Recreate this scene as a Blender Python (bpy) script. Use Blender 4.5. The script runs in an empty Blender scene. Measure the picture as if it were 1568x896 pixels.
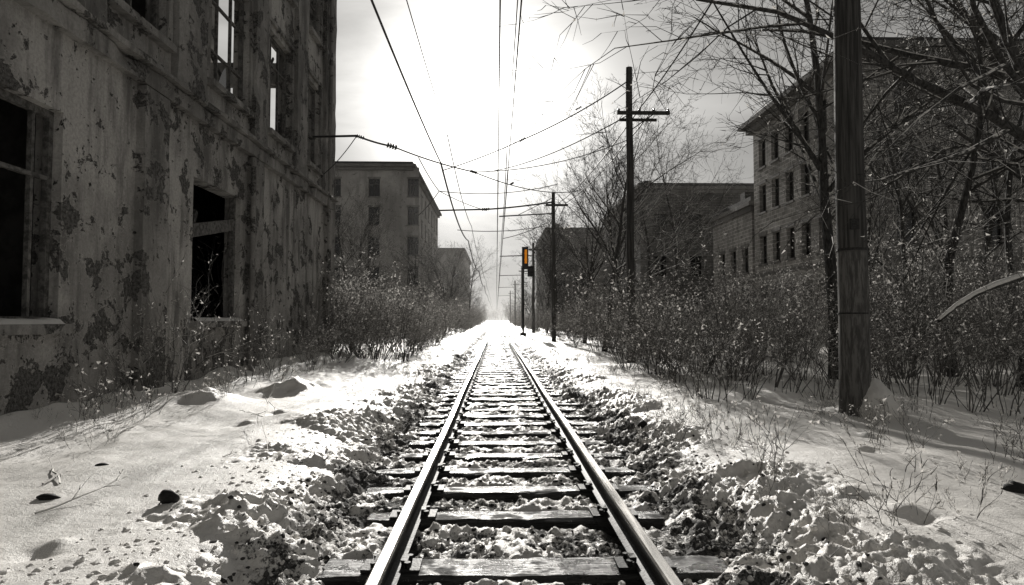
import bpy, math, random
import numpy as np
from mathutils import Vector, Matrix
R=math.radians
CX,CZ=-0.135,1.47
scene=bpy.context.scene
def link(o,parent=None):
    scene.collection.objects.link(o)
    if parent is not None: o.parent=parent
    return o
def empty(name):
    e=bpy.data.objects.new(name,None); e.empty_display_size=.1
    return link(e)
# ---------------------------------------------------------------- noise
def h2(ix,iy,s):
    v=np.sin(ix*127.1+iy*311.7+s*74.7)*43758.5453
    return v-np.floor(v)
def vn(x,y,s=0):
    ix=np.floor(x);iy=np.floor(y);fx=x-ix;fy=y-iy
    fx=fx*fx*(3-2*fx);fy=fy*fy*(3-2*fy)
    a=h2(ix,iy,s);b=h2(ix+1,iy,s);c=h2(ix,iy+1,s);d=h2(ix+1,iy+1,s)
    return (a*(1-fx)+b*fx)*(1-fy)+(c*(1-fx)+d*fx)*fy
def fbm(x,y,s=0,o=4):
    t=0;a=.5;n=0
    for i in range(o):
        t=t+a*vn(x,y,s+i*3.1);n+=a;a*=.5
        x,y=x*1.6+y*1.2+3.3,y*1.6-x*1.2+1.7
    return t/n
def ss(a,b,x):
    t=np.clip((x-a)/(b-a),0,1);return t*t*(3-2*t)
# ---------------------------------------------------------------- mesh
def mesh(name,V,Fs,mats=(),mi=None,smooth=False):
    me=bpy.data.meshes.new(name)
    V=np.asarray(V,dtype=np.float32).reshape(-1,3)
    Fs=[np.asarray(f,dtype=np.int32) for f in Fs if len(f)]
    me.vertices.add(len(V)); me.vertices.foreach_set('co',V.ravel())
    nl=sum(f.size for f in Fs); npoly=sum(len(f) for f in Fs)
    me.loops.add(nl); me.loops.foreach_set('vertex_index',np.concatenate([f.ravel() for f in Fs]))
    tot=np.concatenate([np.full(len(f),f.shape[1],dtype=np.int32) for f in Fs])
    st=np.concatenate([[0],np.cumsum(tot)[:-1]]).astype(np.int32)
    me.polygons.add(npoly); me.polygons.foreach_set('loop_start',st)
    try: me.polygons.foreach_set('loop_total',tot)
    except Exception: pass
    for m in mats: me.materials.append(m)
    if mi is not None: me.polygons.foreach_set('material_index',np.asarray(mi,dtype=np.int32))
    me.polygons.foreach_set('use_smooth',np.full(npoly,smooth,dtype=bool))
    me.update(calc_edges=True); me.validate()
    return me
def obj(name,me,parent=None,loc=(0,0,0),rot=(0,0,0),sc=(1,1,1)):
    o=bpy.data.objects.new(name,me); o.location=loc;o.rotation_euler=rot;o.scale=sc
    return link(o,parent)
class MB:
    def __init__(s): s.V=[];s.F4=[];s.F3=[];s.n=0
    def add(s,V,F4=(),F3=()):
        V=np.asarray(V,float).reshape(-1,3)
        s.V.append(V)
        if len(F4): s.F4.append(np.asarray(F4)+s.n)
        if len(F3): s.F3.append(np.asarray(F3)+s.n)
        s.n+=len(V)
    def box(s,x0,x1,y0,y1,z0,z1,j=0,M=None):
        V=np.array([[x,y,z] for z in(z0,z1) for y in(y0,y1) for x in(x0,x1)],float)
        if j: V+=np.random.uniform(-j,j,V.shape)
        if M is not None: V=np.array([M@Vector(v) for v in V])
        s.add(V,[[0,2,3,1],[4,5,7,6],[0,1,5,4],[2,6,7,3],[0,4,6,2],[1,3,7,5]])
    def quad(s,a,b,c,d): s.add([a,b,c,d],[[0,1,2,3]])
    def tube(s,pts,rad,sides=8,caps=True):
        pts=np.asarray(pts,float);n=len(pts)
        rad=np.ones(n)*rad
        T=np.gradient(pts,axis=0);T/=np.linalg.norm(T,axis=1)[:,None]+1e-9
        m=T.mean(0);ref=np.array([0,0,1.]) if abs(m[2])<.8*np.linalg.norm(m) else np.array([1.,0,0])
        U=np.cross(T,ref);U/=np.linalg.norm(U,axis=1)[:,None]+1e-9;W=np.cross(T,U)
        a=np.arange(sides)/sides*2*np.pi
        V=pts[:,None]+rad[:,None,None]*(np.cos(a)[None,:,None]*U[:,None]+np.sin(a)[None,:,None]*W[:,None])
        F=[];k=np.arange(sides);k2=(k+1)%sides
        for i in range(n-1): F.append(np.stack([i*sides+k,i*sides+k2,(i+1)*sides+k2,(i+1)*sides+k],1))
        V=V.reshape(-1,3);F=np.concatenate(F)
        F3=[]
        if caps:
            V=np.vstack([V,pts[0],pts[-1]])
            F3=np.concatenate([np.stack([k2,k,np.full(sides,n*sides)],1),np.stack([(n-1)*sides+k,(n-1)*sides+k2,np.full(sides,n*sides+1)],1)])
        s.add(V,F,F3)
    def wall(s,plane,pos,inn,u0,u1,z0,z1,ops):
        P=(lambda u,z,w:(w,u,z)) if plane=='x' else (lambda u,z,w:(u,w,z))
        us=sorted(set([u0,u1]+[v for o in ops for v in o[:2]]));zs=sorted(set([z0,z1]+[v for o in ops for v in o[2:4]]))
        for i in range(len(us)-1):
            for j in range(len(zs)-1):
                uc=(us[i]+us[i+1])/2;zc=(zs[j]+zs[j+1])/2
                if any(o[0]<uc<o[1] and o[2]<zc<o[3] for o in ops): continue
                for w in(pos,inn): s.quad(P(us[i],zs[j],w),P(us[i+1],zs[j],w),P(us[i+1],zs[j+1],w),P(us[i],zs[j+1],w))
        for (a,b,c,d) in [o[:4] for o in ops]+[(u0,u1,z0,z1)]:
            s.quad(P(a,c,pos),P(b,c,pos),P(b,c,inn),P(a,c,inn));s.quad(P(a,d,pos),P(b,d,pos),P(b,d,inn),P(a,d,inn))
            s.quad(P(a,c,pos),P(a,d,pos),P(a,d,inn),P(a,c,inn));s.quad(P(b,c,pos),P(b,d,pos),P(b,d,inn),P(b,c,inn))
    def obj(s,name,mat,parent=None,smooth=False):
        F=[]
        if s.F4:F.append(np.concatenate(s.F4))
        if s.F3:F.append(np.concatenate(s.F3))
        return obj(name,mesh(name,np.concatenate(s.V),F,[mat],None,smooth),parent)
# ---------------------------------------------------------------- materials
def c(v,w=0): 
    return (v,v*(.972-w),v*(.925-w*2),1)
class NT:
    def __init__(s,name):
        s.m=bpy.data.materials.new(name);s.m.use_nodes=True;s.t=s.m.node_tree;s.t.nodes.clear()
        s.out=s.n('ShaderNodeOutputMaterial');s.b=s.n('ShaderNodeBsdfPrincipled');s.l(s.b.outputs[0],s.out.inputs[0])
    def n(s,t,**k):
        x=s.t.nodes.new(t)
        for a,v in k.items(): setattr(x,a,v)
        return x
    def l(s,a,b): s.t.links.new(a,b)
    def set(s,sock,v):
        if hasattr(v,'links') or hasattr(v,'is_linked'): s.l(v,sock)
        else: sock.default_value=v
    def coord(s,scale=(1,1,1)):
        g=s.n('ShaderNodeTexCoord');m=s.n('ShaderNodeMapping');s.l(g.outputs['Object'],m.inputs[0]);m.inputs['Scale'].default_value=scale
        return m.outputs[0]
    def noise(s,scale,detail=4,rough=.6,vec=None,dist=0):
        x=s.n('ShaderNodeTexNoise');x.inputs['Scale'].default_value=scale;x.inputs['Detail'].default_value=detail;x.inputs['Roughness'].default_value=rough;x.inputs['Distortion'].default_value=dist
        s.l(vec if vec else s.coord(),x.inputs['Vector']);return x.outputs[0]
    def ramp(s,v,a,b,lo=0,hi=1):
        x=s.n('ShaderNodeMapRange');x.interpolation_type='SMOOTHSTEP';s.l(v,x.inputs[0])
        x.inputs[1].default_value=a;x.inputs[2].default_value=b;x.inputs[3].default_value=lo;x.inputs[4].default_value=hi;return x.outputs[0]
    def math(s,op,a,b=0):
        x=s.n('ShaderNodeMath',operation=op);s.set(x.inputs[0],a);s.set(x.inputs[1],b);return x.outputs[0]
    def mix(s,f,a,b):
        x=s.n('ShaderNodeMix',data_type='RGBA');s.set(x.inputs[0],f);s.set(x.inputs[6],a);s.set(x.inputs[7],b);return x.outputs[2]
    def nz(s):
        g=s.n('ShaderNodeNewGeometry');x=s.n('ShaderNodeSeparateXYZ');s.l(g.outputs['Normal'],x.inputs[0]);return x.outputs[2]
    def bump(s,h,st,d=.02):
        x=s.n('ShaderNodeBump');x.inputs['Strength'].default_value=st;x.inputs['Distance'].default_value=d;s.l(h,x.inputs['Height']);s.l(x.outputs[0],s.b.inputs['Normal']);return x
    def fin(s,col,rough=.8,spec=.3,metal=0):
        s.set(s.b.inputs['Base Color'],col);s.set(s.b.inputs['Roughness'],rough);s.b.inputs['Specular IOR Level'].default_value=spec;s.b.inputs['Metallic'].default_value=metal
        return s.m
def m_ground():
    s=NT('snow_ground')
    a=s.n('ShaderNodeAttribute');a.attribute_name='dirt'
    n=s.math('ADD',s.math('MULTIPLY',s.noise(7,5,.75),.5),s.math('MULTIPLY',s.noise(38,4,.75),.5))
    f=s.ramp(s.math('ADD',a.outputs['Fac'],s.math('MULTIPLY',s.math('SUBTRACT',n,.5),1.9)),.42,.58)
    dc=s.mix(s.ramp(s.noise(60,2),.35,.65),c(.03),c(.14))
    hb=s.math('ADD',s.noise(25,5,.75),s.math('MULTIPLY',s.noise(150,2,.7),.35))
    s.bump(s.math('SUBTRACT',hb,s.math('MULTIPLY',f,.25)),.6,.03)
    return s.fin(s.mix(f,c(.88),dc),s.ramp(f,0,1,.45,.8),.4)
def m_snow(nm='snow'):
    s=NT(nm);n=s.noise(45,4,.75);s.bump(n,.7,.02);return s.fin(s.mix(n,c(.92),c(.75)),.5,.4)
def m_plaster(nm,lo,hi,dark,sc=1.0,snow=True,bm=1.0,chipt=.545):
    s=NT(nm)
    big=s.noise(.5*sc,4,.65);mid=s.noise(1.9*sc,8,.72,None,.2);fine=s.noise(22*sc,4,.7)
    st=s.noise(2.3*sc,5,.65,s.coord((1,1,.16)))
    col=s.mix(s.ramp(big,.38,.62),c(lo),c(hi))
    col=s.mix(s.ramp(fine,.35,.7,0,.35),col,c(dark*2))
    col=s.mix(s.ramp(st,.44,.68,0,.78),col,c(dark*1.5))
    cv=s.math('ADD',mid,s.math('MULTIPLY',s.math('SUBTRACT',big,.5),.38))
    chip=s.ramp(cv,chipt,chipt+.025)
    edge=s.math('MULTIPLY',s.ramp(cv,chipt-.03,chipt),s.math('SUBTRACT',1.0,chip))
    col=s.mix(s.math('MULTIPLY',edge,.4),col,c(lo*1.1))
    col=s.mix(chip,col,s.mix(s.ramp(fine,.35,.65),c(dark*.8),c(dark*2.8)))
    spots=s.ramp(s.noise(7*sc,5,.75),.63,.67);col=s.mix(spots,col,c(dark*.8))
    h=s.math('ADD',s.math('MULTIPLY',s.math('ADD',chip,spots),-.8),s.math('MULTIPLY',fine,.5))
    s.bump(h,1.0*bm,.04)
    if snow:
        col=s.mix(s.ramp(s.math('ADD',s.nz(),s.math('MULTIPLY',big,.5)),.95,1.1),col,c(.78))
    return s.fin(col,.9,.15)
def m_brick(nm,a,b,mortar,snow=True):
    s=NT(nm)
    g=s.n('ShaderNodeTexCoord');x=s.n('ShaderNodeSeparateXYZ');s.l(g.outputs['Object'],x.inputs[0])
    cb=s.n('ShaderNodeCombineXYZ');s.l(s.math('ADD',x.outputs[0],x.outputs[1]),cb.inputs[0]);s.l(x.outputs[2],cb.inputs[1])
    br=s.n('ShaderNodeTexBrick');s.l(cb.outputs[0],br.inputs['Vector']);br.inputs['Scale'].default_value=1.0
    br.inputs['Brick Width'].default_value=.55;br.inputs['Row Height'].default_value=.24;br.inputs['Mortar Size'].default_value=.022
    br.inputs['Color1'].default_value=c(a);br.inputs['Color2'].default_value=c(b);br.inputs['Mortar'].default_value=c(mortar)
    col=s.mix(s.ramp(s.noise(.5,6,.7),.45,.62,0,.7),br.outputs[0],c((a+b)*.35))
    col=s.mix(s.ramp(s.noise(2.2,4,.65,s.coord((1,1,.15))),.5,.75,0,.6),col,c(a*.4))
    if snow: col=s.mix(s.ramp(s.nz(),.7,.9),col,c(.78))
    return s.fin(col,.9,.15)
def m_bark(nm,a,b,snow=.45,th=.35,bmp=True):
    s=NT(nm);n=s.noise(24,3,.6,s.coord((1,1,.25)))
    col=s.mix(s.ramp(n,.35,.65),c(a),c(b))
    f=s.ramp(s.math('ADD',s.nz(),s.math('MULTIPLY',s.math('SUBTRACT',s.noise(6,2),.5),1.6)),th,th+.25,0,1)
    if snow: col=s.mix(f,col,c(.8))
    if bmp: s.bump(n,.6,.01)
    return s.fin(col,.85,.2)
def m_simple(nm,v,rough=.7,spec=.3,metal=0,var=.5,scale=12,bump=.3,col=None):
    s=NT(nm);n=s.noise(scale,4,.65)
    c1=c(v) if col is None else col; c2=tuple(q*var for q in c1[:3])+(1,)
    if bump>.1: s.bump(n,bump,.01)
    return s.fin(s.mix(s.ramp(n,.35,.65),c1,c2),rough,spec,metal)
MG=m_ground();MS=m_snow()
MP=m_plaster('peeling_plaster',.50,.29,.055,chipt=.548);MPt=m_plaster('trim_plaster',.36,.20,.055,chipt=.54)
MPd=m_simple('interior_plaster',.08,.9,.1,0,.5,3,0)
MB1=m_plaster('pale_render',.38,.26,.12,.6,chipt=.62);MB2=m_brick('block_brick',.34,.20,.52);MB3=m_plaster('dark_render',.20,.13,.07,.5,chipt=.62)
MBdk=m_brick('old_brick',.14,.09,.2)
Mbark=m_bark('tree_bark',.03,.08);Mtwig2=m_bark('thin_twig',.07,.18,.45,.5,False)
Mwood=m_simple('weathered_wood',.09,.8,.2,0,.4,20,.5);Mframe=m_simple('window_frame_wood',.16,.8,.2,0,.35,14,.4)
Mglass=m_simple('dark_glass',.012,.15,.5,0,.8,2,.05)
Miron=m_simple('rusty_iron',.035,.6,.3,0,.4,40,.6);Mwire=m_simple('wire_metal',.03,.6,.3,0,.8,40,0)
Mporc=m_simple('insulator',.06,.25,.5,0,.8,10,0)
def m_railtop():
    s=NT('polished_rail');n=s.noise(14,5,.7,s.coord((3,.12,1)));s.bump(n,.06,.004)
    return s.fin(s.mix(s.ramp(n,.45,.8),c(.97),c(.6)),s.ramp(n,.3,.75,.18,.34),.5,1)
Mrail=m_railtop()
def m_sleeper():
    s=NT('sleeper_wood');v=s.coord((.7,9,9));n=s.noise(5,6,.7,v,.4);b=s.noise(2.5,4,.65)
    col=s.mix(s.ramp(n,.35,.65),c(.02),c(.065))
    fr=s.ramp(s.math('ADD',s.noise(6,6,.75),s.math('MULTIPLY',s.nz(),.06)),.64,.69,0,.85);col=s.mix(fr,col,c(.7))
    s.bump(n,1.0,.03);return s.fin(col,s.ramp(b,.46,.62,.22,.85),.5)
Mslp=m_sleeper()
def m_pole(nm,split=None):
    s=NT(nm);n=s.noise(9,6,.65,s.coord((3,3,.12)));col=s.mix(s.ramp(n,.35,.65),c(.035),c(.10))
    if split:
        g=s.n('ShaderNodeTexCoord');x=s.n('ShaderNodeSeparateXYZ');s.l(g.outputs['Object'],x.inputs[0])
        f=s.ramp(s.math('ADD',x.outputs[2],s.math('MULTIPLY',n,.15)),split,split+.06,1,0)
        col=s.mix(f,col,s.mix(s.ramp(s.noise(11,5,.7,s.coord((2,2,.3))),.4,.6),c(.07),c(.16)))
    s.bump(n,.8,.015);return s.fin(col,.8,.2)
# ---------------------------------------------------------------- ground height
rng=np.random.default_rng(7);np.random.seed(5);random.seed(3)
def gauss(x,y,cx,cy,r): return np.exp(-((x-cx)**2+(y-cy)**2)/r**2)
slp=[1.6,2.4,3.2,3.97,5.0]+[5.76+.72*i for i in range(170)]
PRINTS=[(-2.7,3.75,.09),(-3.3,8.2,.09),(-3.1,8.9,.1),(2.6,4.2,.12),(3.5,6.3,.11),(4.0,7.1,.1)]
def height(x,y):
    ax=np.abs(x)
    edge=ax+(.6*(fbm(x*0+np.sign(x)*9+y*.7,y*.25,4,3)-.5))
    z=-.06+ss(1.1,2.1,edge)*.23
    fld=ss(1.7,2.8,ax)
    z=z+fld*(.24*(fbm(x*.4,y*.4,11,3)-.5)+.07*(fbm(x*1.3,y*1.3,12,3)-.5)+.015*(fbm(x*7,y*7,13,3)-.5))
    clump=ss(.40,.62,fbm(x*1.1,y*1.1,24,3))
    m=ss(.95,1.4,ax)*(1-ss(1.6,2.5,edge+.7*(clump-.5)))
    fb1=fbm(x*3.2,y*3.2,21,5)-.5
    rid=1-np.abs(fbm(x*8,y*8,22,4)-.5)*2
    bil=np.abs(fbm(x*9,y*9,27,3)-.5)*2
    bil3=fbm(x*24,y*24,23,2)-.5
    z=z+m*(.22*fb1+.09*(rid-.75)+.055*bil+.07*bil3+.01)
    t=1-ss(1.1,1.5,ax)
    d=np.full(np.shape(y),9.)
    for s_ in slp[:60]: d=np.minimum(d,np.abs(y-s_))
    d=np.where(y>slp[59],.25,d)
    gap=ss(.10,.25,d)
    lump=fbm(x*5,y*5,31,4)
    z=z+t*(-.045+gap*.05+(.03+.08*gap)*(lump-.38)+(.02+.04*gap)*(np.abs(fbm(x*14,y*14,33,3)-.5)*2)+.03*(fbm(x*26,y*26,35,2)-.5))
    z=z+t*.07*ss(.54,.68,lump)*(1-gap)*np.where(y>5.5,1,0.4)
    z=z-t*.05*np.exp(-((ax-.7175)/.09)**2)
    wx=x+5.6
    z=z+np.where(y<23,1,0)*.28*np.exp(-np.clip(wx,0,9)/.45)*(.5+fbm(x,y*.9,41,3))
    z=z+.24*gauss(x,y,-3.75,11.9,.55)*(.2+1.5*fbm(x*4,y*4,42,4))+.2*gauss(x,y,-4.6,10.2,.5)*(.4+fbm(x*4,y*4,44,4))
    z=z+.2*gauss(x,y,5.05,9.1,.4)*(.4+1.2*fbm(x*5,y*5,43,3))
    for (px,py,r) in PRINTS: z=z-.045*gauss(x+.02*np.sin(y*40),y,px,py,r)*(.4+1.2*fbm(x*6,y*6,45,2))+.03*gauss(x,y,px+.02,py+.17,r*.8)
    z=z+.018*np.clip(ax-5,0,30)
    return z
def gz(x,y): return float(height(np.array([float(x)]),np.array([float(y)]))[0])
def axis(steps):
    v=[steps[0][0]]
    for (a,b,s0,s1) in steps:
        p=a
        while p<b:
            t=(p-a)/(b-a);p+=s0+(s1-s0)*t;v.append(min(p,b))
    return np.unique(np.array(v))
xs=axis([(0,2.6,.02,.02),(2.6,7,.03,.07),(7,30,.15,1.2),(30,500,4,60)]);xs=np.unique(np.concatenate([-xs,xs]))
ys=axis([(-12,2.6,1.2,.1),(2.6,9,.02,.03),(9,30,.035,.16),(30,120,.2,1.2),(120,1200,3,60)])
X,Y=np.meshgrid(xs,ys);Z=height(X,Y)
ax=np.abs(X);zone=(1-ss(1.3,2.1,ax+.6*(fbm(X*1.1,Y*1.1,51,3)-.5)))
dirt=zone*(.32+.45*(fbm(X*2.6,Y*2.6,52,4)-.25))+.3*np.exp(-((ax-.75)/.16)**2)
dirt=dirt+.24*np.exp(-((ax-1.4)/.35)**2)*fbm(X*1.5,Y*.9,53,3)+.18*np.exp(-((ax-1.95)/.4)**2)*ss(.4,.6,fbm(X*4,Y*4,56,4))
lump=fbm(X*5,Y*5,31,4);dirt=dirt-zone*.35*(lump-.5)*2
dirt=dirt+.35*np.exp(-np.clip(X+5.6,0,9)/.3)*(Y<22)+.12*ss(3,7,X)*fbm(X,Y,54,4)+.25*ss(12,25,Y)*ss(2.6,4,ax)*fbm(X*.8,Y*.8,55,4)
ny,nx=X.shape;I=np.arange(ny*nx).reshape(ny,nx)
F=np.stack([I[:-1,:-1],I[:-1,1:],I[1:,1:],I[1:,:-1]],-1).reshape(-1,4)
me=mesh('snowy_ground',np.stack([X,Y,Z],-1),[F],[MG],None,True)
at=me.attributes.new('dirt','FLOAT','POINT');at.data.foreach_set('value',dirt.ravel().astype(np.float32))
obj('snowy_ground',me)
# ---------------------------------------------------------------- track
track=empty('railway_track')
def rail(x0):
    prof=[(-.07,0),(.07,0),(.07,.012),(.012,.03),(.010,.105),(.034,.118),(.038,.128),(.038,.146),(.028,.157),(-.028,.157),(-.038,.146),(-.038,.128),(-.034,.118),(-.010,.105),(-.012,.03),(-.07,.012)]
    k=len(prof);yy=np.concatenate([np.arange(-6,30,1.),np.arange(30,620,10.)])
    V=[];F=[];mi=[]
    for i,y in enumerate(yy):
        w=.006*math.sin(y*.35+x0)+.004*math.sin(y*.9)
        for p in prof: V.append((x0+p[0]+w,y,p[1]+.004))
    for i in range(len(yy)-1):
        for j in range(k):
            j2=(j+1)%k;F.append((i*k+j,i*k+j2,(i+1)*k+j2,(i+1)*k+j));mi.append(0 if j in(7,8,9) else 1)
    obj('rail',mesh('rail',V,[F],[Mrail,Miron],mi),track)
rail(-.7175-.037);rail(.7175+.037)
sb=MB();fb=MB()
for i,y in enumerate(slp):
    w=.12 if i!=3 else .17
    w*=random.uniform(.85,1.1);L=random.uniform(1.08,1.28);sh=random.uniform(-.05,.05);a=random.uniform(-.02,.02)
    if y<40:
        n=16;us=np.linspace(-L,L,n)+sh
        prof=np.array([(-w,-.16),(-w,-.02),(-w+.02,-.002),(-w*.3,0),(w*.3,0),(w-.02,-.002),(w,-.02),(w,-.16)])
        V=np.zeros((n,8,3));tilt=random.uniform(-.03,.03)
        for q,u in enumerate(us):
            V[q,:,0]=u;V[q,:,1]=y+prof[:,0]+a*u+np.random.uniform(-.012,.012,8);V[q,:,2]=prof[:,1]+np.random.uniform(-.008,.004,8)+tilt*prof[:,0]
        V[0,:,0]+=np.random.uniform(-.03,.03,8);V[-1,:,0]+=np.random.uniform(-.03,.03,8)
        F=[(q*8+k,q*8+(k+1)%8,(q+1)*8+(k+1)%8,(q+1)*8+k) for q in range(n-1) for k in range(8)]
        F+=[(0,1,2,3),(0,3,4,7),(4,5,6,7)]+[(b+0,b+1,b+2,b+3) for b in[(n-1)*8]]+[((n-1)*8,(n-1)*8+3,(n-1)*8+4,(n-1)*8+7),((n-1)*8+4,(n-1)*8+5,(n-1)*8+6,(n-1)*8+7)]
        sb.add(V,F)
        for x0 in(-.7545,.7545):
            fb.box(x0-.17,x0+.17,y-.09,y+.09,.0,.016,.003)
            for dx in(-.1,.1):
                for dy in(-.06,.06):
                    fb.tube([(x0+dx,y+dy,.01),(x0+dx,y+dy,.05)],[.016,.02],6)
                fb.box(x0+dx*.75-.02,x0+dx*.75+.02,y-.045,y+.045,.03,.055,.006)
    else: sb.box(-L+sh,L+sh,y-w,y+w,-.16,0,.008)
sb.obj('sleepers',Mslp,track);fb.obj('rail_fasteners',Miron,track)
# ---------------------------------------------------------------- stones and snow clods
def ico(sub):
    import bmesh
    b=bmesh.new();bmesh.ops.create_icosphere(b,subdivisions=sub,radius=1);b.verts.ensure_lookup_table()
    V=np.array([v.co[:] for v in b.verts]);F=np.array([[v.index for v in f.verts] for f in b.faces]);b.free();return V,F
def scatter(name,P,S,sub,mat,jit,smooth,flat=.7):
    V0,F0=ico(sub);n=len(P);k=len(V0)
    base=V0[None]*(1+rng.uniform(-jit,jit,(n,k,1)))
    a=rng.uniform(0,6.28,n);ca,sa=np.cos(a),np.sin(a)
    asp=rng.uniform(.6,1.3,(n,3));asp[:,2]*=flat;V=base*asp[:,None]*S[:,None,None]
    x=V[...,0]*ca[:,None]-V[...,1]*sa[:,None];y=V[...,0]*sa[:,None]+V[...,1]*ca[:,None]
    V=np.stack([x,y,V[...,2]],-1)+P[:,None]
    F=(F0[None]+(np.arange(n)*k)[:,None,None]).reshape(-1,3)
    return obj(name,mesh(name,V,[F],[mat],None,smooth))
def pts(n,fx,y0,y1):
    y=y0*(y1/y0)**rng.uniform(0,1,n);x=fx(n);return x,y,height(x,y)
def sgn(n): return np.where(rng.uniform(size=n)<.5,-1,1)
Mstone=m_simple('ballast_rock',.08,.8,.2,0,.3,8,.6)
x,y,z=pts(3500,lambda n:np.where(rng.uniform(size=n)<.4,rng.uniform(-.68,.68,n),sgn(n)*rng.normal(1.35,.3,n)),2.4,30)
k=(np.abs(np.abs(x)-.7545)>.06);x,y,z=x[k],y[k],z[k]
S=rng.uniform(.008,.024,len(x));scatter('ballast_stones',np.stack([x,y,z-S*.1],1),S,1,Mstone,.3,False)
x,y,z=pts(8500,lambda n:np.where(rng.uniform(size=n)<.3,rng.uniform(-.66,.66,n),sgn(n)*np.abs(rng.normal(1.65,.48,n))),2.4,25)
d=np.min(np.abs(y[:,None]-np.array(slp[:60])[None]),1)
k=(np.abs(np.abs(x)-.7545)>.07)&~((np.abs(x)<1.25)&(d<.12));x,y,z=x[k],y[k],z[k]
S=.006+.020*rng.uniform(0,1,len(x))**2.5
scatter('snow_clods',np.stack([x,y,z-S*.1],1),S,2,MS,.22,False)
# ---------------------------------------------------------------- ruin (left)
WX=-5.635;TH=.34
ruin=empty('abandoned_building')
ops=[(5.9,8.33,1.42,4.1),(11.9,14.1,1.45,4.08)]
up=[(5.7,7.4),(9.2,10.8),(12.4,14.4),(15.6,17.35),(18.8,20.1)]
ops+=[(a,b,6.05,8.55) for a,b in up]+[(a,b,10.0,12.6) for a,b in up]
w=MB();w.wall('x',WX,WX-TH,-8,21.7,-.3,14,ops)
w.wall('y',21.7,21.3,-17,WX-TH-.003,-.3,14,[(-9.2,-6.2,5.6,9.2),(-12.2,-10,6,9),(-9.5,-6.2,9.9,13.6),(-13,-10.5,10,13)])
w.wall('x',-17,-16.5,-8,21.29,-.3,14,[(q,q+2,zz,zz+2.5) for q in(-5,0,5,10,15) for zz in(6,10)])
w.wall('y',-8,-7.5,-16.49,WX-TH-.003,-.3,14,[])
w.obj('walls',MP,ruin)
t=MB()
def rough_strip(x0,x1,ya,yb,z0,z1,seg=.35,j=.018):
    n=max(2,int((yb-ya)/seg));ys_=np.linspace(ya,yb,n+1)
    V=[]
    for y in ys_:
        r=np.random.uniform(-j,j,4);bite=(-.09 if random.random()<.10 else 0)
        V+=[(x0,y,z0),(x1+r[0],y,z0+r[1]),(x1+r[2]+bite,y,z1+r[3]+bite*.5),(x0,y,z1)]
    F=[(4*i+k,4*i+(k+1)%4,4*i+4+(k+1)%4,4*i+4+k) for i in range(n) for k in range(4)]+[(0,1,2,3),(4*n,4*n+1,4*n+2,4*n+3)]
    t.add(V,F)
def rough_pil(x0,x1,ya,yb,z0,z1,seg=.4,j=.016):
    n=max(2,int((z1-z0)/seg));V=[]
    for z in np.linspace(z0,z1,n+1):
        r=np.random.uniform(-j,j,4);bt=(-.07 if random.random()<.12 else 0)
        V+=[(x0,ya,z),(x1+r[0]+bt,ya+r[1]*.6-bt*.6,z),(x1+r[2],yb+r[3]*.6,z),(x0,yb,z)]
    F=[(4*i+k,4*i+(k+1)%4,4*i+4+(k+1)%4,4*i+4+k) for i in range(n) for k in range(4)]+[(0,1,2,3),(4*n,4*n+1,4*n+2,4*n+3)]
    t.add(V,F)
rough_strip(WX-.02,WX+.15,-8.02,21.78,5.10,5.36);rough_strip(WX-.02,WX+.24,-8.03,21.8,5.385,5.46)
for a,b in[(8.5,9.0),(11.0,12.1),(14.55,15.3),(17.6,18.5),(20.5,21.72)]: rough_pil(WX-.01,WX+.12,a,b,5.5,13.67)
for a,b in[(10.0,10.75),(14.45,15.1),(20.9,21.74)]: rough_pil(WX-.01,WX+.13,a,b,-.3,5.07)
for (a,b,z0,z1) in ops:
    t.box(WX-.3,WX+.15,a-.08,b+.08,z0-.12,z0-.002)
for (a,b,z0,z1) in ops[2:]:
    rough_pil(WX-.01,WX+.05,a-.14,a-.004,z0+.01,z1+.12,.3,.008);rough_pil(WX-.01,WX+.05,b+.004,b+.14,z0+.01,z1+.12,.3,.008);t.box(WX-.01,WX+.07,a-.143,b+.143,z1+.14,z1+.24)
t.box(WX-.7,WX+1.3,-8.1,21.95,14.0,14.3);t.box(WX-.6,WX+.3,-8.05,21.9,13.7,13.997)  # first box: unseen eave, overhang stretched to throw the shadow edge onto the snow
t.obj('cornices_sills_shadow_eave',MPt,ruin)
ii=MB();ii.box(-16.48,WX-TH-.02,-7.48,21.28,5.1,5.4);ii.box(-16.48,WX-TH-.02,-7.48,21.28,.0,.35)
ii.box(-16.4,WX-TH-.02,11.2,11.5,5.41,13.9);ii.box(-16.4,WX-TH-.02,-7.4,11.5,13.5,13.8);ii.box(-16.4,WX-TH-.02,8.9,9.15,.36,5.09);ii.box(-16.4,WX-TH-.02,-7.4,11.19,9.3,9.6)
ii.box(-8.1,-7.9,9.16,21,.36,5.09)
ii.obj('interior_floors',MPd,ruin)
f=MB();xw=WX-.16
def fr(a,b,z0,z1,vs,hs,r=.05):
    f.box(xw-.04,xw+.04,a,a+.08,z0,z1);f.box(xw-.04,xw+.04,b-.08,b,z0,z1);f.box(xw-.037,xw+.037,a+.08,b-.08,z1-.09,z1);f.box(xw-.037,xw+.037,a+.08,b-.08,z0,z0+.09)
    for v in vs: f.box(xw-.03,xw+.03,a+(b-a)*v-r/2,a+(b-a)*v+r/2,z0+.09,z1-.09)
    for h in hs: f.box(xw-.026,xw+.034,a+.08,b-.08,z0+(z1-z0)*h-r/2,z0+(z1-z0)*h+r/2)
fr(5.9,8.33,1.42,4.1,[.5,.86],[.68]);
for i,(a,b) in enumerate(up):
    for z0,z1 in((6.05,8.55),(10,12.6)):
        fr(a,b,z0,z1,[[.5],[.5],[.35,.68],[.33,.66],[.5]][i],[[.7],[.66],[.3,.7],[.72],[.4,.7]][i],.045)
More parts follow.
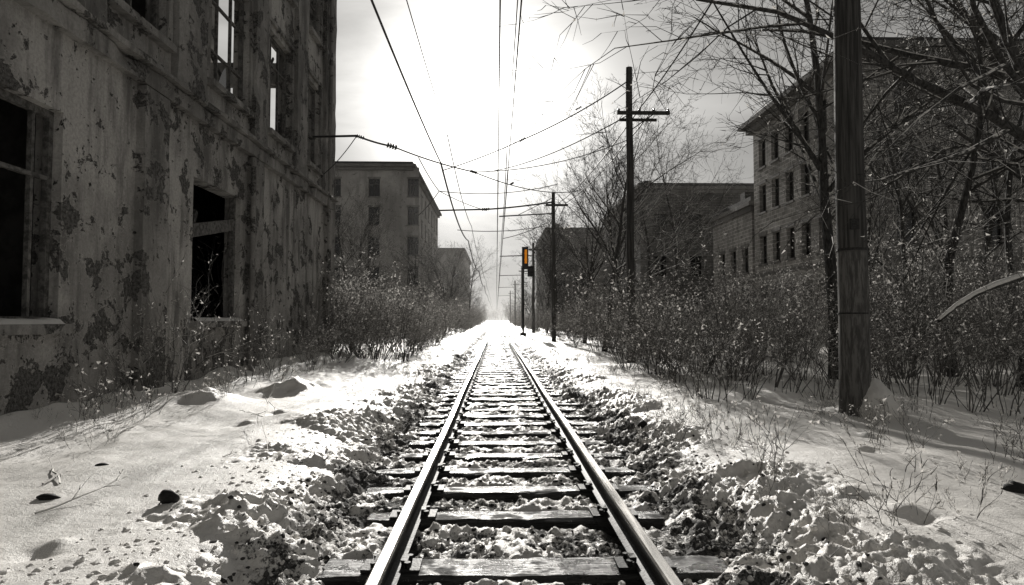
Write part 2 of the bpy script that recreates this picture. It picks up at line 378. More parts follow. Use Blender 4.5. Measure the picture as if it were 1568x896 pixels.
for (yy,zz,ln,an) in[(13.0,7.2,.9,.6),(13.6,6.6,1.0,-.5),(16.6,8.0,.6,.9),(12.9,6.5,.7,1.2)]:
    M=Matrix.Translation((xw-.12,yy,zz))@Matrix.Rotation(an,4,'X');f.box(-.02,.02,-ln/2,ln/2,-.03,.03,0,M)
f.box(xw-.05,xw+.05,11.9,11.99,1.45,4.08);f.box(xw-.05,xw+.05,14.01,14.1,1.45,4.08)
M=Matrix.Translation((xw+.03,13.0,3.3))@Matrix.Rotation(.2,4,'X');f.box(-.03,.03,-1.15,1.15,-.12,.12,0.012,M)
M=Matrix.Translation((xw-.3,12.6,2.6))@Matrix.Rotation(1.2,4,'X');f.box(-.03,.03,-1.1,1.1,-.05,.05,0.01,M)
f.obj('window_frames',Mframe,ruin)
g=MB()
for (a,b,z0,z1) in[(5.99,7.1,3.3,4.0),(12.5,13.05,7.85,8.4),(13.2,13.7,6.2,6.75),(9.3,9.95,6.2,7.6)]:
    g.add([(xw-.01,a,z0),(xw-.01,b,z0),(xw-.01,b-.1,z1),(xw-.01,a+.25,z1-.15)],[[0,1,2,3]])
g.obj('broken_glass',Mglass,ruin)
dp=MB();dp.tube([(WX+.2,14.28,.2),(WX+.2,14.28,5.0)],.055,10);dp.tube([(WX+.2,20.75,.2),(WX+.2,20.75,13.6)],.06,10);dp.obj('drainpipe',MPt,ruin)
sn=MB()
for (a,b,z0,z1) in ops[:6]:
    n=30;us=np.linspace(a+.03,b-.03,n);V=[]
    for u in us:
        hh=.03+.07*float(fbm(np.array([u*4.]),np.array([z0]),5)[0]);e_=.03*float(vn(np.array([u*9.]),np.array([z0]),6)[0]);V+=[(WX-.16,u,z0),(WX-.1,u,z0+hh),(WX+.05,u,z0+hh*.8),(WX+.13-e_,u,z0+.0)]
    sn.add(V,[(4*i+k,4*i+k+1,4*i+k+5,4*i+k+4) for i in range(n-1) for k in range(3)])
sn.obj('ledge_snow',MS,ruin,True)
# ---------------------------------------------------------------- other buildings
Mroof=m_simple('roof_metal',.07,.7,.3,0,.6,3,.3)
def building(name,x0,x1,y0,y1,h,base,fl,wins,wsz,mat,roof='flat',over=.45,trim=None,side='both'):
    e=empty(name);w=MB();gl=MB();fm=MB();tr=MB()
    def opens(face):
        s,sp,n=wins.get(face,(0,1,0));o=[]
        for k in range(n):
            for q in range(len(fl)): o.append((s+k*sp,s+k*sp+wsz[0],fl[q],fl[q]+wsz[1]))
        return o
    T=.35
    def face(face,plane,pos,inn,u0,u1):
        o=opens(face);w.wall(plane,pos,inn,u0,u1,base,h,o)
        sg=1 if inn>pos else -1
        for (a,b,c0,d0) in o:
            gp=pos+sg*.24;fp=pos+sg*.2
            if plane=='x':
                gl.quad((gp,a,c0),(gp,b,c0),(gp,b,d0),(gp,a,d0))
                B=lambda a1,b1,c1,d1,e0=0:fm.box(min(fp,gp)-e0,max(fp,gp)-.01,a1,b1,c1,d1)
                tr.box(min(pos,pos-sg*.1),max(pos,pos-sg*.1)+.01,a-.1,b+.1,c0-.13,c0-.003)
                tr.box(min(pos,pos-sg*.05),max(pos,pos-sg*.05)+.01,a-.1,b+.1,d0+.003,d0+.2)
            else:
                gl.quad((a,gp,c0),(b,gp,c0),(b,gp,d0),(a,gp,d0))
                B=lambda a1,b1,c1,d1,e0=0:fm.box(a1,b1,min(fp,gp)-e0,max(fp,gp)-.01,c1,d1)
                tr.box(a-.1,b+.1,min(pos,pos-sg*.1),max(pos,pos-sg*.1)+.01,c0-.13,c0-.003)
                tr.box(a-.1,b+.1,min(pos,pos-sg*.05),max(pos,pos-sg*.05)+.01,d0+.003,d0+.2)
            m=(a+b)/2
            B(a,a+.07,c0,d0);B(b-.07,b,c0,d0);B(m-.03,m+.03,c0,d0,.002);B(a+.07,b-.07,c0+(d0-c0)*.66,c0+(d0-c0)*.66+.06,.004)
    face('S','y',y0,y0+T,x0,x1);face('N','y',y1,y1-T,x0,x1)
    face('W','x',x0,x0+T,y0+T+.002,y1-T-.002);face('E','x',x1,x1-T,y0+T+.002,y1-T-.002)
    w.obj('walls',mat,e)
    if gl.V: gl.obj('window_glass',Mglass,e);fm.obj('window_frames',Mframe,e)
    tr.box(x0-over,x1+over,y0-over,y1+over,h+.003,h+.28);tr.box(x0-over*.5,x1+over*.5,y0-over*.5,y1+over*.5,h-.35,h)
    for q in fl[1:2]: tr.box(x0-.08,x1+.08,y0-.08,y1+.08,q-.75,q-.55)
    tr.obj('cornice',trim or mat,e)
    r=MB()
    r.box(x0-over*.4,x1+over*.4,y0-over*.4,y1+over*.4,h+.283,h+.6);r.box(x0+1.5,x0+2.3,y0+5,y0+5.9,h+.6,h+1.9)
    r.obj('roof',Mroof,e)
    return e
building('apartment_building',-32,-9.75,73,107,18.6,-1,[1.9,5.3,8.7,12.1,15.3],{'S':(-27.5,4.35,5),'E':(75,4.2,8)},(1.25,2.0),MB1,trim=MB3,over=.6)
building('warehouse_building',-19,-7.6,150,185,17.4,-1,[3,7,11],{'S':(-17,3.5,3),'E':(153,4,7)},(1.4,2),MB3)
building('brick_tenement',16.3,31,29,41,13.7,-1,[1.6,4.9,8.1,10.9],{'S':(18,4,3),'W':(29.9,1.85,6)},(1.0,1.75),MB2,'flat',.7,MB3)
building('brick_annex',16.5,27,41.9,49.5,8.9,-1,[1.6,4.6],{'W':(42.6,2.2,3)},(1.1,1.7),MB2,over=.3,trim=MB3)
building('factory_building',13.2,30,60,80,13.6,-1,[2,5.5,9.4],{'S':(14.5,3.3,4),'W':(62,3.5,5)},(1.2,1.9),MBdk,over=.35,trim=MB3)
building('storage_building',6.6,17,88,110,13.4,-1,[2,6,9.5],{'S':(8,3.2,3),'W':(90,4,5)},(1.2,1.8),MB3,over=.3)
# ---------------------------------------------------------------- plants
def grow(rg,out,p,d,L,r,lev,mx,kids,upw,wig,ang,lr=(.4,.65)):
    n=(9,6,5,4,3)[min(lev,4)];P=[p]
    D=[d];st=L/(n-1)
    for i in range(1,n):
        d=d+rg.normal(0,wig*(1+.3*lev),3);d[2]+=upw*(1 if lev<2 else .6);d=d/np.linalg.norm(d);p=p+d*st;P.append(p);D.append(d)
    tip=.25 if lev<mx else .35
    rad=r*(1-(1-tip)*np.linspace(0,1,n)**(.9))
    out.append((np.array(P),rad,lev))
    if lev<mx:
        K=kids[lev]
        for k in range(K):
            t=rg.uniform(.3 if lev==0 else .12,1.0) if k<K-1 else 1.0
            q=t*(n-1);i=min(int(q),n-2);f_=q-i
            pp=P[i]*(1-f_)+P[i+1]*f_;dd=D[i+1]
            rv=rg.normal(0,1,3);rv-=rv.dot(dd)*dd;rv/=np.linalg.norm(rv)+1e-9
            a=rg.uniform(ang*.6,ang*1.3)*(1 if k<K-1 else .3)
            nd=dd*math.cos(a)+rv*math.sin(a)
            ri=r*(1-(1-tip)*t**.9)
            grow(rg,out,pp,nd,L*rg.uniform(*lr)*(1.15-.5*t),max(ri*rg.uniform(.45,.7),RMIN),lev+1,mx,kids,upw,wig,ang,lr)
RMIN=.004
def tubes(out,mat,name,fleck=0,fs=.02,rg=None,mats=None):
    groups={}
    for P,r,l in out:
        sd=10 if r[0]>.08 else 6 if r[0]>.025 else 3
        groups.setdefault((len(P),sd),[]).append((P,r))
    Vs=[];Fs=[];off=0
    for (n,sd),L in groups.items():
        P=np.array([q[0] for q in L]);r=np.array([q[1] for q in L]);b=len(L)
        A=P[:,-1]-P[:,0];A/=np.linalg.norm(A,axis=1)[:,None]+1e-9
        ref=np.where(np.abs(A[:,2:3])<.8,np.array([[0,0,1.]]),np.array([[1.,0,0]]))
        U=np.cross(A,ref);U/=np.linalg.norm(U,axis=1)[:,None];W=np.cross(A,U)
        a=np.arange(sd)/sd*2*np.pi
        ring=np.cos(a)[None,:,None]*U[:,None]+np.sin(a)[None,:,None]*W[:,None]
        V=P[:,:,None]+r[:,:,None,None]*ring[:,None]
        idx=np.arange(b*n*sd).reshape(b,n,sd)+off;nxt=np.roll(idx,-1,2)
        F=np.stack([idx[:,:-1],nxt[:,:-1],nxt[:,1:],idx[:,1:]],-1).reshape(-1,4)
        Vs.append(V.reshape(-1,3));Fs.append(F);off+=b*n*sd
    FF=[np.concatenate(Fs)];mi=[0]*len(FF[0])
    if fleck:
        tw=[q for q in out if q[2]>=2];ii_=rg.integers(0,len(tw),fleck)
        C=np.array([tw[i][0][rg.integers(0,len(tw[i][0]))] for i in ii_])+rg.normal(0,.01,(fleck,3))
        T=C[:,None]+rg.normal(0,1,(fleck,3,3))*fs*rg.uniform(.4,1.2,(fleck,1,1))
        Vs.append(T.reshape(-1,3));FF.append(np.arange(fleck*3).reshape(-1,3)+off);mi+=[1]*fleck
    return mesh(name,np.concatenate(Vs),FF,mats or [mat,MS],mi,False)
def m_fleck():
    s=NT('frosted_leaf');s.t.nodes.remove(s.b);tr=s.n('ShaderNodeBsdfTranslucent');df=s.n('ShaderNodeBsdfDiffuse');mx=s.n('ShaderNodeMixShader');tr.inputs[0].default_value=c(.6);df.inputs[0].default_value=c(.6)
    mx.inputs[0].default_value=.55;s.l(df.outputs[0],mx.inputs[1]);s.l(tr.outputs[0],mx.inputs[2]);s.l(mx.outputs[0],s.out.inputs[0]);return s.m
MF=m_fleck()
def shrub(seed,stems,hh,spread,kids,fleck):
    rg=np.random.default_rng(seed);out=[]
    for i in range(stems):
        a=rg.uniform(0,6.28);t=rg.uniform(.05,spread);d=np.array([math.cos(a)*t,math.sin(a)*t,1.]);d/=np.linalg.norm(d)
        p=np.array([math.cos(a)*rg.uniform(0,.35),math.sin(a)*rg.uniform(0,.35),-.1])
        grow(rg,out,p,d,hh*rg.uniform(.5,1),rg.uniform(.007,.016)*hh/2.2,0,3 if kids[2] else 2,kids,.03,.09,.65,(.35,.6))
    return tubes(out,None,'shrub_branches',fleck,.016,rg,[Mtwig2,MF])
RMIN=.004
SH=[shrub(11,14,2.4,.8,(6,5,2),1300),shrub(12,12,2.8,.6,(7,5,2),1100),shrub(13,15,2.0,1.0,(6,5,2),1500)]
SP=[shrub(21,9,1.9,.5,(5,3,0),240),shrub(22,12,1.5,.7,(5,3,0),280)]
WD=[shrub(31,7,.6,.9,(4,2,0),80),shrub(32,9,.45,1.1,(3,2,0),90)]
def tree(seed,hh,r,kids,mx=4,lean=(0,0),upw=.05,wig=.07,ang=.75,lr=(.4,.62),flecks=0,mat=Mbark,rmin=.007):
    global RMIN
    RMIN=rmin;rg=np.random.default_rng(seed);out=[]
    d=np.array([lean[0],lean[1],1.]);d/=np.linalg.norm(d)
    grow(rg,out,np.array([0,0,-.2]),d,hh*.85,r,0,mx,kids,upw*.3,wig,ang,lr)
    return tubes(out,mat,'tree_branches',flecks,.02,rg,[mat,MF])
TR=[tree(101,10,.13,(14,8,5,3)),tree(102,9.5,.11,(15,8,5,3),ang=.6,upw=.12),tree(103,9,.10,(13,8,5,3),ang=.8)]
TM=[tree(104,9,.12,(12,7,4,0),3,rmin=.016),tree(105,8,.1,(13,7,4,0),3,ang=.6,rmin=.016)]
def px(u,d): return CX+(u-760)/1000*d
def put_tree(me,x,y,s=1,rz=None):
    obj('bare_tree',me,None,(x,y,gz(x,y)),(0,0,random.uniform(0,6.28) if rz is None else rz),(s,s,s))
for (u,d,s,k) in[(925,27,1.0,0),(960,31,1.1,1),(1000,36,1.15,2),(895,36,1.05,1),(1040,40,1.2,0),(850,52,1.1,1),(838,66,1.2,2),(905,46,1.2,2),(690,75,1.1,1),(715,95,1.2,0),(640,55,.9,2),(560,36,.8,1),(530,50,1.0,0),(1400,19,1.0,2),(1460,24,1.1,1),(1545,17,1.0,0),(1345,24,.9,1),(1510,21,1.0,2)]:
    put_tree(TR[k],px(u,d),d,s)
put_tree(tree(201,13.5,.15,(17,9,6,3),4,(-.10,-.02),.05,.05,.7,(.33,.52)),px(1282,14.5),14.5,1,0)
gn=tree(207,12,.26,(13,9,6,4),4,(-.05,-.05),.02,.10,.95,(.45,.7),3500)
put_tree(gn,px(1590,11.5),11.5,1,0);put_tree(gn,px(1640,15),15,1.05,2.4)
put_tree(tree(215,9,.12,(11,8,5,3),4,(-.25,-.1),.03,.10,.9,(.45,.7),3500),px(1470,14),14,1,0)
far=empty('distant_tree_row')
for i in range(70):
    d=70+ (i/70)**1.5*420;sd=-1 if i%2 else 1;x=sd*(random.uniform(4.0,10)+d*.004)
    if sd<0 and 71<d<110 and x<-8.5: x=-7
    if 85<d<112 and x>5.5: x=5.2
    s=random.uniform(.65,1.1)
    obj('tree',TM[i%2],far,(x,d,gz(x,d)-.1),(0,0,random.uniform(0,6.28)),(s,s,s))
for i in range(40):
    d=random.uniform(630,720);x=-60+i*3+random.uniform(-2,2);s=random.uniform(.9,1.6);obj('tree',TM[i%2],far,(x,d,gz(x,d)-.1),(0,0,random.uniform(0,6.28)),(s*1.5,s*1.5,s))
# thickets
thL=empty('shrub_thicket');thR=empty('shrub_thicket')
def sh(par,x,y,s,kind=SH):
    z=gz(x,y);me=random.choice(kind);obj('shrub',me,par,(x,y,z),(random.uniform(-.1,.1),random.uniform(-.1,.1),random.uniform(0,6.28)),(s*random.uniform(.9,1.2),s*random.uniform(.9,1.2),s))
for i in range(120):
    d=21+ (i/120)**1.5*170;x=-(3.0+abs(random.gauss(0,1))*2.0+.004*d)
    if d>73 and x<-8.8: x=-6
    edge=min(1,(abs(x)-2.2)/2.5)
    sh(thL,x,d,(.55+.7*edge)*random.uniform(.7,1.2))
for (x,y,s) in[(-5.0,20.5,.75),(-4.7,19,.6),(-5.2,17.6,.6),(-5.0,22.4,1.0),(-6.2,23.5,1.2),(-7.5,25,1.4),(-5.2,24.5,1.1),(-8,29,1.5),(-6,28,1.3),(-4.4,21,.55),(-4.7,16.3,.45),(-5.1,23.2,1.1),(-6.8,26,1.4),(-5.4,26.2,1.2)]: sh(thL,x,y,s)
for i in range(130):
    d=15+ (i/130)**1.5*175;x=(3.3+abs(random.gauss(0,1))*2.2+.004*d)
    if d>86 and x>6: x=4.6
    edge=min(1,(x-2.4)/2.5)
    sh(thR,x,d,(.42+.55*edge)*random.uniform(.55,1.45))
for i in range(38):
    y=random.uniform(13.5,25);x=random.uniform(8.5,15)
    sh(thR,x,y,random.uniform(.6,1.5))
for (u,d,s) in[(1040,13.5,.8),(1065,16,1.5),(1120,14.5,.9),(1180,15.5,.95),(1230,14,.8),(960,17,.7),(1390,12.5,.9),(1450,12,1.0),(1520,11.5,1.1),(1600,10.5,1.1),(1000,16,.9),(1100,17,1.2)]: sh(thR,px(u,d),d,s)
thS=empty('sapling_thicket')
for (u,d,s) in[(1090,10.3,1.0),(1075,10.8,.8),(1150,10.8,.9),(1215,11.3,1.0),(1265,10.8,.8),(1385,9.4,.8),(1440,9.6,.9),(1490,9.2,.9),(1545,9.0,1.0),(1600,8.6,1.),(1350,10.6,.9),(1180,12.2,1.1),(1130,12.6,1.1),(1420,10.6,1.2),(1530,10.4,1.3),(1300,12,1.2)]: sh(thS,px(u,d),d,s,SP)
for (x,y,s) in[(-5.15,10.2,.95),(-5.25,9.6,.7),(-5.1,13.1,.9),(-5.2,15.2,.8),(-5.0,14.2,.6),(-7.0,13.6,1.3),(-6.9,14.8,1.5),(-5.0,18,.9),(-7.2,12.9,1.2)]: sh(thS,x,y,s,SP)
wd=empty('dry_weeds')
for i in range(150):
    y=4.0*(28/4.0)**random.random();sd=random.choice((-1,1));x=sd*abs(random.gauss(2.0,.35)) if random.random()<.6 else (random.uniform(2.5,6) if random.random()<.6 else -random.uniform(4.2,5.3))
    if abs(x)<1.4 or (x<0 and x>-4 and y<12) : continue
    sh(wd,x,y,random.uniform(.3,.8),WD)
for (x,y,s) in[(-5.05,8.6,1.2),(-5.1,9.1,1.0),(-4.9,10.7,1.1),(-4.95,12.2,1.1),(-4.7,13.6,1.2),(-4.9,8.2,.8),(2.0,5.2,.8),(2.2,5.9,.9),(2.6,7.3,.9),(1.9,6.6,.7),(-5.0,7.9,1.1),(4.95,8.3,.7)]: sh(wd,x,y,s,WD)
# ---------------------------------------------------------------- poles
Mp1=m_pole('pole_wood_near',2.45);Mp2=m_pole('pole_wood')
def pole(name,x,y,r0,r1,h,mat):
    e=empty(name);z=gz(x,y)-.3;b=MB();n=14
    zz=np.linspace(z,h,n);P=[(x+.012*math.sin(q*1.3),y+.01*math.cos(q),q) for q in zz];b.tube(P,np.linspace(r0,r1,n),20);b.obj('shaft',mat,e,True);return e
P1=(px(1313,8.9),8.9)
e=pole('utility_pole',P1[0],P1[1],.205,.15,10.5,Mp1)
b=MB();b.tube([(P1[0],P1[1],2.42),(P1[0],P1[1],2.455)],.2,20);b.tube([(P1[0],P1[1],1.55),(P1[0],P1[1],1.57)],.203,20);b.tube([(P1[0],P1[1],3.44),(P1[0],P1[1],3.46)],.195,20)
b.box(P1[0]-.12,P1[0]+.0,P1[1]-.21,P1[1]-.18,2.7,2.84);b.obj('bands',Miron,e)
b=MB();b.box(P1[0]-.9,P1[0]+.9,P1[1]-.2,P1[1]-.1,9.7,9.82);b.obj('crossarm',Mwood,e)
V0,F0=ico(4)
b=MB();V=V0*np.array([.30,.28,.36])*(1+.5*(fbm(V0[:,0]*2+5,V0[:,1]*2+V0[:,2]*2,3,4)[:,None]-.5));V[:,2]=V[:,2]*(1.2-np.hypot(V[:,0],V[:,1])*1.5);V=V+np.array([P1[0]+.22,P1[1]-.1,gz(P1[0]+.6,P1[1])+.06])
b.add(V,(),F0)
b.obj('snow_mound',MS,e,True)
def insul(b,x,y,z,up=1):
    for k in range(3): b.tube([(x,y,z+.03*k*up),(x,y,z+(.03*k+.02)*up)],[.045-.008*k,.03],10)
P2=(px(967,20.4),20.4)
e=pole('utility_pole',P2[0],P2[1],.14,.10,9.5,Mp2)
b=MB();b.box(P2[0]-.42,P2[0]+1.25,P2[1]-.19,P2[1]-.09,7.95,8.05);b.box(P2[0]-.30,P2[0]+.9,P2[1]+.1,P2[1]+.18,7.82,7.9)
M=Matrix.Translation((P2[0]+.38,P2[1]-.2,7.7))@Matrix.Rotation(-.62,4,'Y');b.box(-.45,.45,-.015,.015,-.015,.015,0,M);b.obj('crossarm',Mwood,e)
b=MB()
for dx in(-.36,.3,.75,1.2): insul(b,P2[0]+dx,P2[1]-.14,8.05)
b.obj('insulators',Mporc,e,True)
P3=(px(848,40.5),40.5)
e=pole('utility_pole',P3[0],P3[1],.14,.11,9.4,Mp2)
b=MB();b.box(P3[0]-.5,P3[0]+.9,P3[1]-.2,P3[1]-.1,8.55,8.68);b.tube([(P3[0],P3[1]-.1,8.1),(P3[0]-3.4,P3[1]-.1,7.9)],.04,8);b.tube([(P3[0],P3[1]-.1,9.1),(P3[0]-2.2,P3[1]-.1,8.0)],.02,6);b.obj('crossarm',Mwood,e)
b=MB()
for dx in(-.4,.4,.75): insul(b,P3[0]+dx,P3[1]-.15,8.68)
b.obj('insulators',Mporc,e,True)
poles=[P1,P2,P3]
for d in(66,95,130,175):
    x=CX+3.75;e=pole('utility_pole',x,d,.15,.12,9.3,Mp2);b=MB();b.box(x-.5,x+.9,d-.2,d-.1,8.5,8.63);b.tube([(x,d-.1,8.0),(x-3.4,d-.1,7.9)],.05,6);b.obj('crossarm',Mwood,e);poles.append((x,d))
# ---------------------------------------------------------------- wires
wires=empty('overhead_wires');wb=MB();ib=MB()
def wire(a,b_,sag=.2,r=.009,n=24):
    t=np.linspace(0,1,n)[:,None];a=np.array(a,float);b_=np.array(b_,float);P=a*(1-t)+b_*t;P[:,2]-=(4*sag*t*(1-t))[:,0];wb.tube(P,r*1.7,5,False)
def W(u,v,d): return (px(u,d),d,CZ+(490-v)/1000*d)
ZC=6.1
sup=[-12,20.4,40.5,66,95,130,175,240,320]
for i in range(len(sup)-1):
    a,b_=sup[i],sup[i+1]
    for (x,z,sg,r) in[(CX+.05,ZC,.05,.008),(CX+.36,ZC+.05,.05,.008),(CX+.33,ZC+.7,.35,.006),(CX+.05,ZC+.65,.4,.006),(CX-1.75,ZC+.3,.5,.011),(CX-1.55,ZC+1.2,.4,.006)]:
        wire((x,a,z),(x,b_,z),sg,r if a<10 else r*1.7 if a<60 else r*2.4)
    for q in np.linspace(a+2,b_-2,5):
        t=(q-a)/(b_-a);wb.tube([(CX+.05,q,ZC-.2*t*(1-t)),(CX+.05,q,ZC+.65-1.6*t*(1-t))],.006,4,False)
for i in range(len(poles)-1):
    (x0,y0),(x1,y1)=poles[i],poles[i+1]
    z0=9.85 if i==0 else 8.15 if i==1 else 8.7;z1=8.15 if i==0 else 8.75
    for dx in((.3,) if i==0 else(.3,.75)):
        wire((x0+dx,y0-.14,z0),(x1+dx,y1-.14,z1),.35,.013)
wire((P1[0]+.3,P1[1],9.85),(P1[0]+3,-20,9.5),.3,.011)
pa=(P2[0],P2[1],9.1);mid=(CX+.8,20.4,7.15);lf=(WX,20.9,6.9)
def ins_on(a,b_,t,r=.035,L=.22):
    a=np.array(a,float);b_=np.array(b_,float);d=(b_-a)/np.linalg.norm(b_-a);p=a*(1-t)+b_*t
    for k in range(4): ib.tube([p+d*(k*L/4),p+d*(k*L/4+L/6)],[r,r*.6],8)
wire(pa,mid,.12,.012);ins_on(pa,mid,.45);ins_on(pa,mid,.97,.05)
wire(mid,(CX-1.75,21,ZC+.2),.05,.010)
br0=(WX,19.5,6.95);br1=W(545,207,18);br2=W(600,223,18.3);br3=W(725,262,19.5)
wire(br0,br1,0,.02);wire(br1,br2,.03,.016);wire(br2,br3,.06,.012)
ins_on(br1,br2,.0,.06);ins_on(br1,br2,.85,.09,.3);ins_on(br2,br3,.96,.05)
wire(br1,(WX,20.5,6.0),.1,.008)
wire(br3,(P2[0],P2[1],7.2),.25,.008)
for (a,b_,s,r) in[(W(672,292,38),W(855,280,40.5),.35,.014),(W(672,322,40),W(745,320,40.5),.0,.03),(W(745,320,40.5),W(848,308,40.5),.05,.03),(W(640,240,30),W(672,292,38),.1,.014),(W(672,292,38),W(640,330,44),.1,.014),(W(672,292,38),W(745,322,40),.1,.012),(W(725,262,19.5),W(890,290,30),.3,.010),(W(700,352,60),W(838,345,62),.3,.02),(W(770,365,66),W(838,340,66),.2,.02),(W(745,262,30),W(967,170,20.4),.3,.011)]:
    wire(a,b_,s,r)
ins_on(W(738,320,40.5),W(848,308,40.5),0,.12,.5);ins_on(W(775,285,30),W(800,270,29),.3,.05)
wb.obj('cables',Mwire,wires,True);ib.obj('insulators',Mporc,wires,True)
# ---------------------------------------------------------------- signal
sx,sy=px(801,52),52
sg=empty('railway_signal');b=MB();z0=gz(sx,sy)-.2
b.tube([(sx,sy,z0),(sx,sy,7.3)],.09,12);b.box(sx-.25,sx+.25,sy-.25,sy+.25,z0,z0+.5)
b.tube([(sx,sy,5.35),(sx+.55,sy-.1,5.35)],.04,8)
for k in range(10): b.box(sx+.09,sx+.35,sy+.1,sy+.13,2+.35*k,2.03+.35*k)
b.obj('mast',Miron,sg)
b=MB();b.box(sx-.02,sx+.36,sy-.32,sy-.1,5.6,7.2);b.box(sx-.08,sx+.42,sy-.1,sy-.07,5.5,7.3)
b.box(sx+.35,sx+.85,sy-.3,sy-.05,4.9,5.75)
for zz in(5.12,5.5):
    a=np.linspace(0,np.pi,9);V=[(sx+.6+.15*math.cos(q),yy,zz+.15*math.sin(q)) for yy in(sy-.3,sy-.52) for q in a];b.add(V,[(i,i+1,i+10,i+9) for i in range(8)])
b.obj('housings',Mglass,sg)
s=NT('amber_lens');s.b.inputs['Emission Color'].default_value=(1,.33,.01,1);s.b.inputs['Emission Strength'].default_value=.3;Mam=s.fin((.6,.2,.01,1),.4,.5)
b=MB()
b.box(sx+.12,sx+.30,sy-.35,sy-.322,5.95,7.05);b.tube([(sx+.2,sy-.36,6.75),(sx+.2,sy-.40,6.75)],.11,16);b.tube([(sx+.2,sy-.36,6.25),(sx+.2,sy-.40,6.25)],.11,16);b.obj('amber_panel',Mam,sg)
# ---------------------------------------------------------------- small things in the snow
Mdk=m_simple('wet_stone',.025,.7,.3,0,.5,9,.6)
def rock(name,x,y,S,lift=0,rot=0):
    V0,F0=ico(3);V=V0*np.array(S)*(1+.7*(fbm(V0[:,0]*2+x,V0[:,1]*2+V0[:,2]*1.7,2,4)[:,None]-.5))
    obj(name,mesh(name,V,[F0],[Mdk],None,True),None,(x,y,gz(x,y)+lift),(0,rot,.3))
rock('stone',px(271,4.75),4.75,(.065,.055,.055),.045,.35)
b=MB();q=(px(262,4.72),4.72);b.tube([(q[0]-.03,q[1]-.04,gz(*q)-.03),(q[0]+.01,q[1],gz(*q)+.05)],[.006,.005],5);b.obj('twig',Mwood)
rock('stone',px(95,4.9),4.9,(.07,.05,.035),.0,.1);rock('stone',px(172,5.9),5.9,(.05,.04,.025),-.005)
rock('stone',px(1560,4.9),4.9,(.09,.08,.06),.0);rock('stone',px(985,8.2),8.2,(.07,.06,.06),.01)
def twig(seed,u0,v0,u1,v1,r=.008):
    rg=np.random.default_rng(seed);d0=1.25/((v0-490)/1000);d1=1.25/((v1-490)/1000)
    a=np.array([px(u0,d0),d0,0]);b_=np.array([px(u1,d1),d1,0]);a[2]=gz(a[0],a[1])+.01;b_[2]=gz(b_[0],b_[1])+.05
    L=np.linalg.norm(b_-a);out=[];global RMIN;RMIN=.003
    grow(rg,out,a,(b_-a)/L,L,r,0,2,(5,2,0),.0,.08,.7,(.2,.4));obj('fallen_twig',tubes(out,Mwood,'fallen_twig',0,0,None,[Mbark]))
twig(1,75,765,195,742);twig(2,85,728,145,708,.011);twig(3,110,727,98,690,.01);twig(4,418,690,420,640,.005);twig(5,1180,790,1365,862,.006)
twig(6,350,690,372,684,.008)
pp=np.array([W(1448,492,8.6),W(1475,470,8.7),W(1505,452,8.9),W(1540,437,9.1),W(1580,424,9.3),W(1640,405,9.6),W(1720,400,10)])
b=MB();b.tube(pp,[.02,.025,.03,.035,.04,.05,.06],10);b.tube([pp[-1],(pp[-1][0]+.3,pp[-1][1]+.3,gz(pp[-1][0]+.3,pp[-1][1]+.3)-.1)],[.06,.09],10);o1=b.obj('snowy_bough',Mbark,None,True)
b=MB();b.tube(pp+np.array([0,0,.03]),[.02,.025,.03,.04,.04,.05,.05],10);o2=b.obj('snow_cap',MS,o1,True)
# ---------------------------------------------------------------- haze
s=NT('winter_haze');s.t.nodes.remove(s.b);v=s.n('ShaderNodeVolumeScatter');v.inputs['Density'].default_value=.0010;v.inputs['Anisotropy'].default_value=.3;v.inputs['Color'].default_value=(1,.985,.95,1);s.l(v.outputs[0],s.out.inputs['Volume'])
b=MB();b.box(-90,90,50,900,-3,14);b.obj('haze',s.m)
# ---------------------------------------------------------------- light
AZ,EL=R(-1.3),R(18.8)
sd=Vector((math.sin(AZ)*math.cos(EL),math.cos(AZ)*math.cos(EL),math.sin(EL)))
L=bpy.data.lights.new('sun','SUN');L.energy=5;L.angle=R(.5);L.color=(1,.965,.91)
lo=bpy.data.objects.new('sun',L);lo.rotation_euler=sd.to_track_quat('Z','Y').to_euler();link(lo)
wd_=bpy.data.worlds.new('World');scene.world=wd_;wd_.use_nodes=True;nt=wd_.node_tree;nt.nodes.clear()
def wn(t,**k):
    x=nt.nodes.new(t)
    for a,v in k.items(): setattr(x,a,v)
    return x
def wm(op,a,b=0):
    x=wn('ShaderNodeMath',operation=op)
    for i,v in enumerate((a,b)):
        if hasattr(v,'is_linked'): nt.links.new(v,x.inputs[i])
        else: x.inputs[i].default_value=v
    return x.outputs[0]
sky=wn('ShaderNodeTexSky',sky_type='NISHITA');sky.sun_disc=False;sky.sun_elevation=EL;sky.sun_rotation=AZ;sky.dust_density=1.5;sky.air_density=1.0
bw=wn('ShaderNodeRGBToBW');nt.links.new(sky.outputs[0],bw.inputs[0])
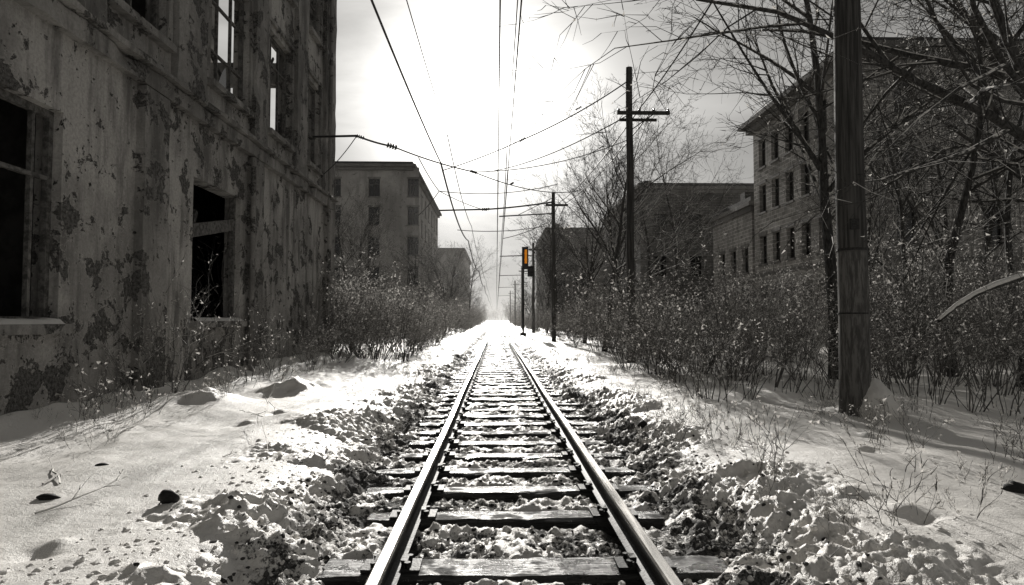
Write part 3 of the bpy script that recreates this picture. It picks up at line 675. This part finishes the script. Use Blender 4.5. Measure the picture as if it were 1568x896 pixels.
tc=wn('ShaderNodeTexCoord');dot=wn('ShaderNodeVectorMath',operation='DOT_PRODUCT');nt.links.new(tc.outputs['Generated'],dot.inputs[0]);dot.inputs[1].default_value=sd
dp=wm('MAXIMUM',dot.outputs['Value'],0.0)
mp=wn('ShaderNodeMapping');mp.inputs['Scale'].default_value=(1.0,1,4.5);mp.inputs['Rotation'].default_value=(0,.35,0);nt.links.new(tc.outputs['Generated'],mp.inputs[0])
cn=wn('ShaderNodeTexNoise');cn.inputs['Scale'].default_value=2.3;cn.inputs['Detail'].default_value=7;cn.inputs['Roughness'].default_value=.54;cn.inputs['Distortion'].default_value=.5;nt.links.new(mp.outputs[0],cn.inputs[0])
mr=wn('ShaderNodeMapRange');mr.interpolation_type='SMOOTHSTEP';nt.links.new(cn.outputs[0],mr.inputs[0]);mr.inputs[1].default_value=.32;mr.inputs[2].default_value=.7;mr.inputs[3].default_value=.78;mr.inputs[4].default_value=1.18
x_=bw.outputs[0];base=wm('MULTIPLY',wm('DIVIDE',x_,wm('ADD',x_,4.0)),7.8)
gl=wm('ADD',wm('MULTIPLY',wm('POWER',dp,150),30),wm('MULTIPLY',wm('POWER',dp,30),4.2))
tot=wm('MULTIPLY',wm('ADD',base,gl),mr.outputs[0])
cmb=wn('ShaderNodeCombineColor');
nt.links.new(tot,cmb.inputs[0]);nt.links.new(wm('MULTIPLY',tot,.98),cmb.inputs[1]);nt.links.new(wm('MULTIPLY',tot,.94),cmb.inputs[2])
bg=wn('ShaderNodeBackground');bg.inputs[1].default_value=.08;nt.links.new(cmb.outputs[0],bg.inputs[0]);wo=wn('ShaderNodeOutputWorld');nt.links.new(bg.outputs[0],wo.inputs[0])
# ---------------------------------------------------------------- camera
cam=bpy.data.cameras.new('camera');cam.sensor_width=36;cam.lens=1000/1568*36;cam.clip_end=3000;cam.clip_start=.05
co=bpy.data.objects.new('camera',cam);co.location=(CX,0,CZ);co.rotation_euler=(R(92.4),0,R(-1.375));link(co);scene.camera=co
scene.view_settings.view_transform='Standard';scene.view_settings.look='None';scene.view_settings.exposure=0
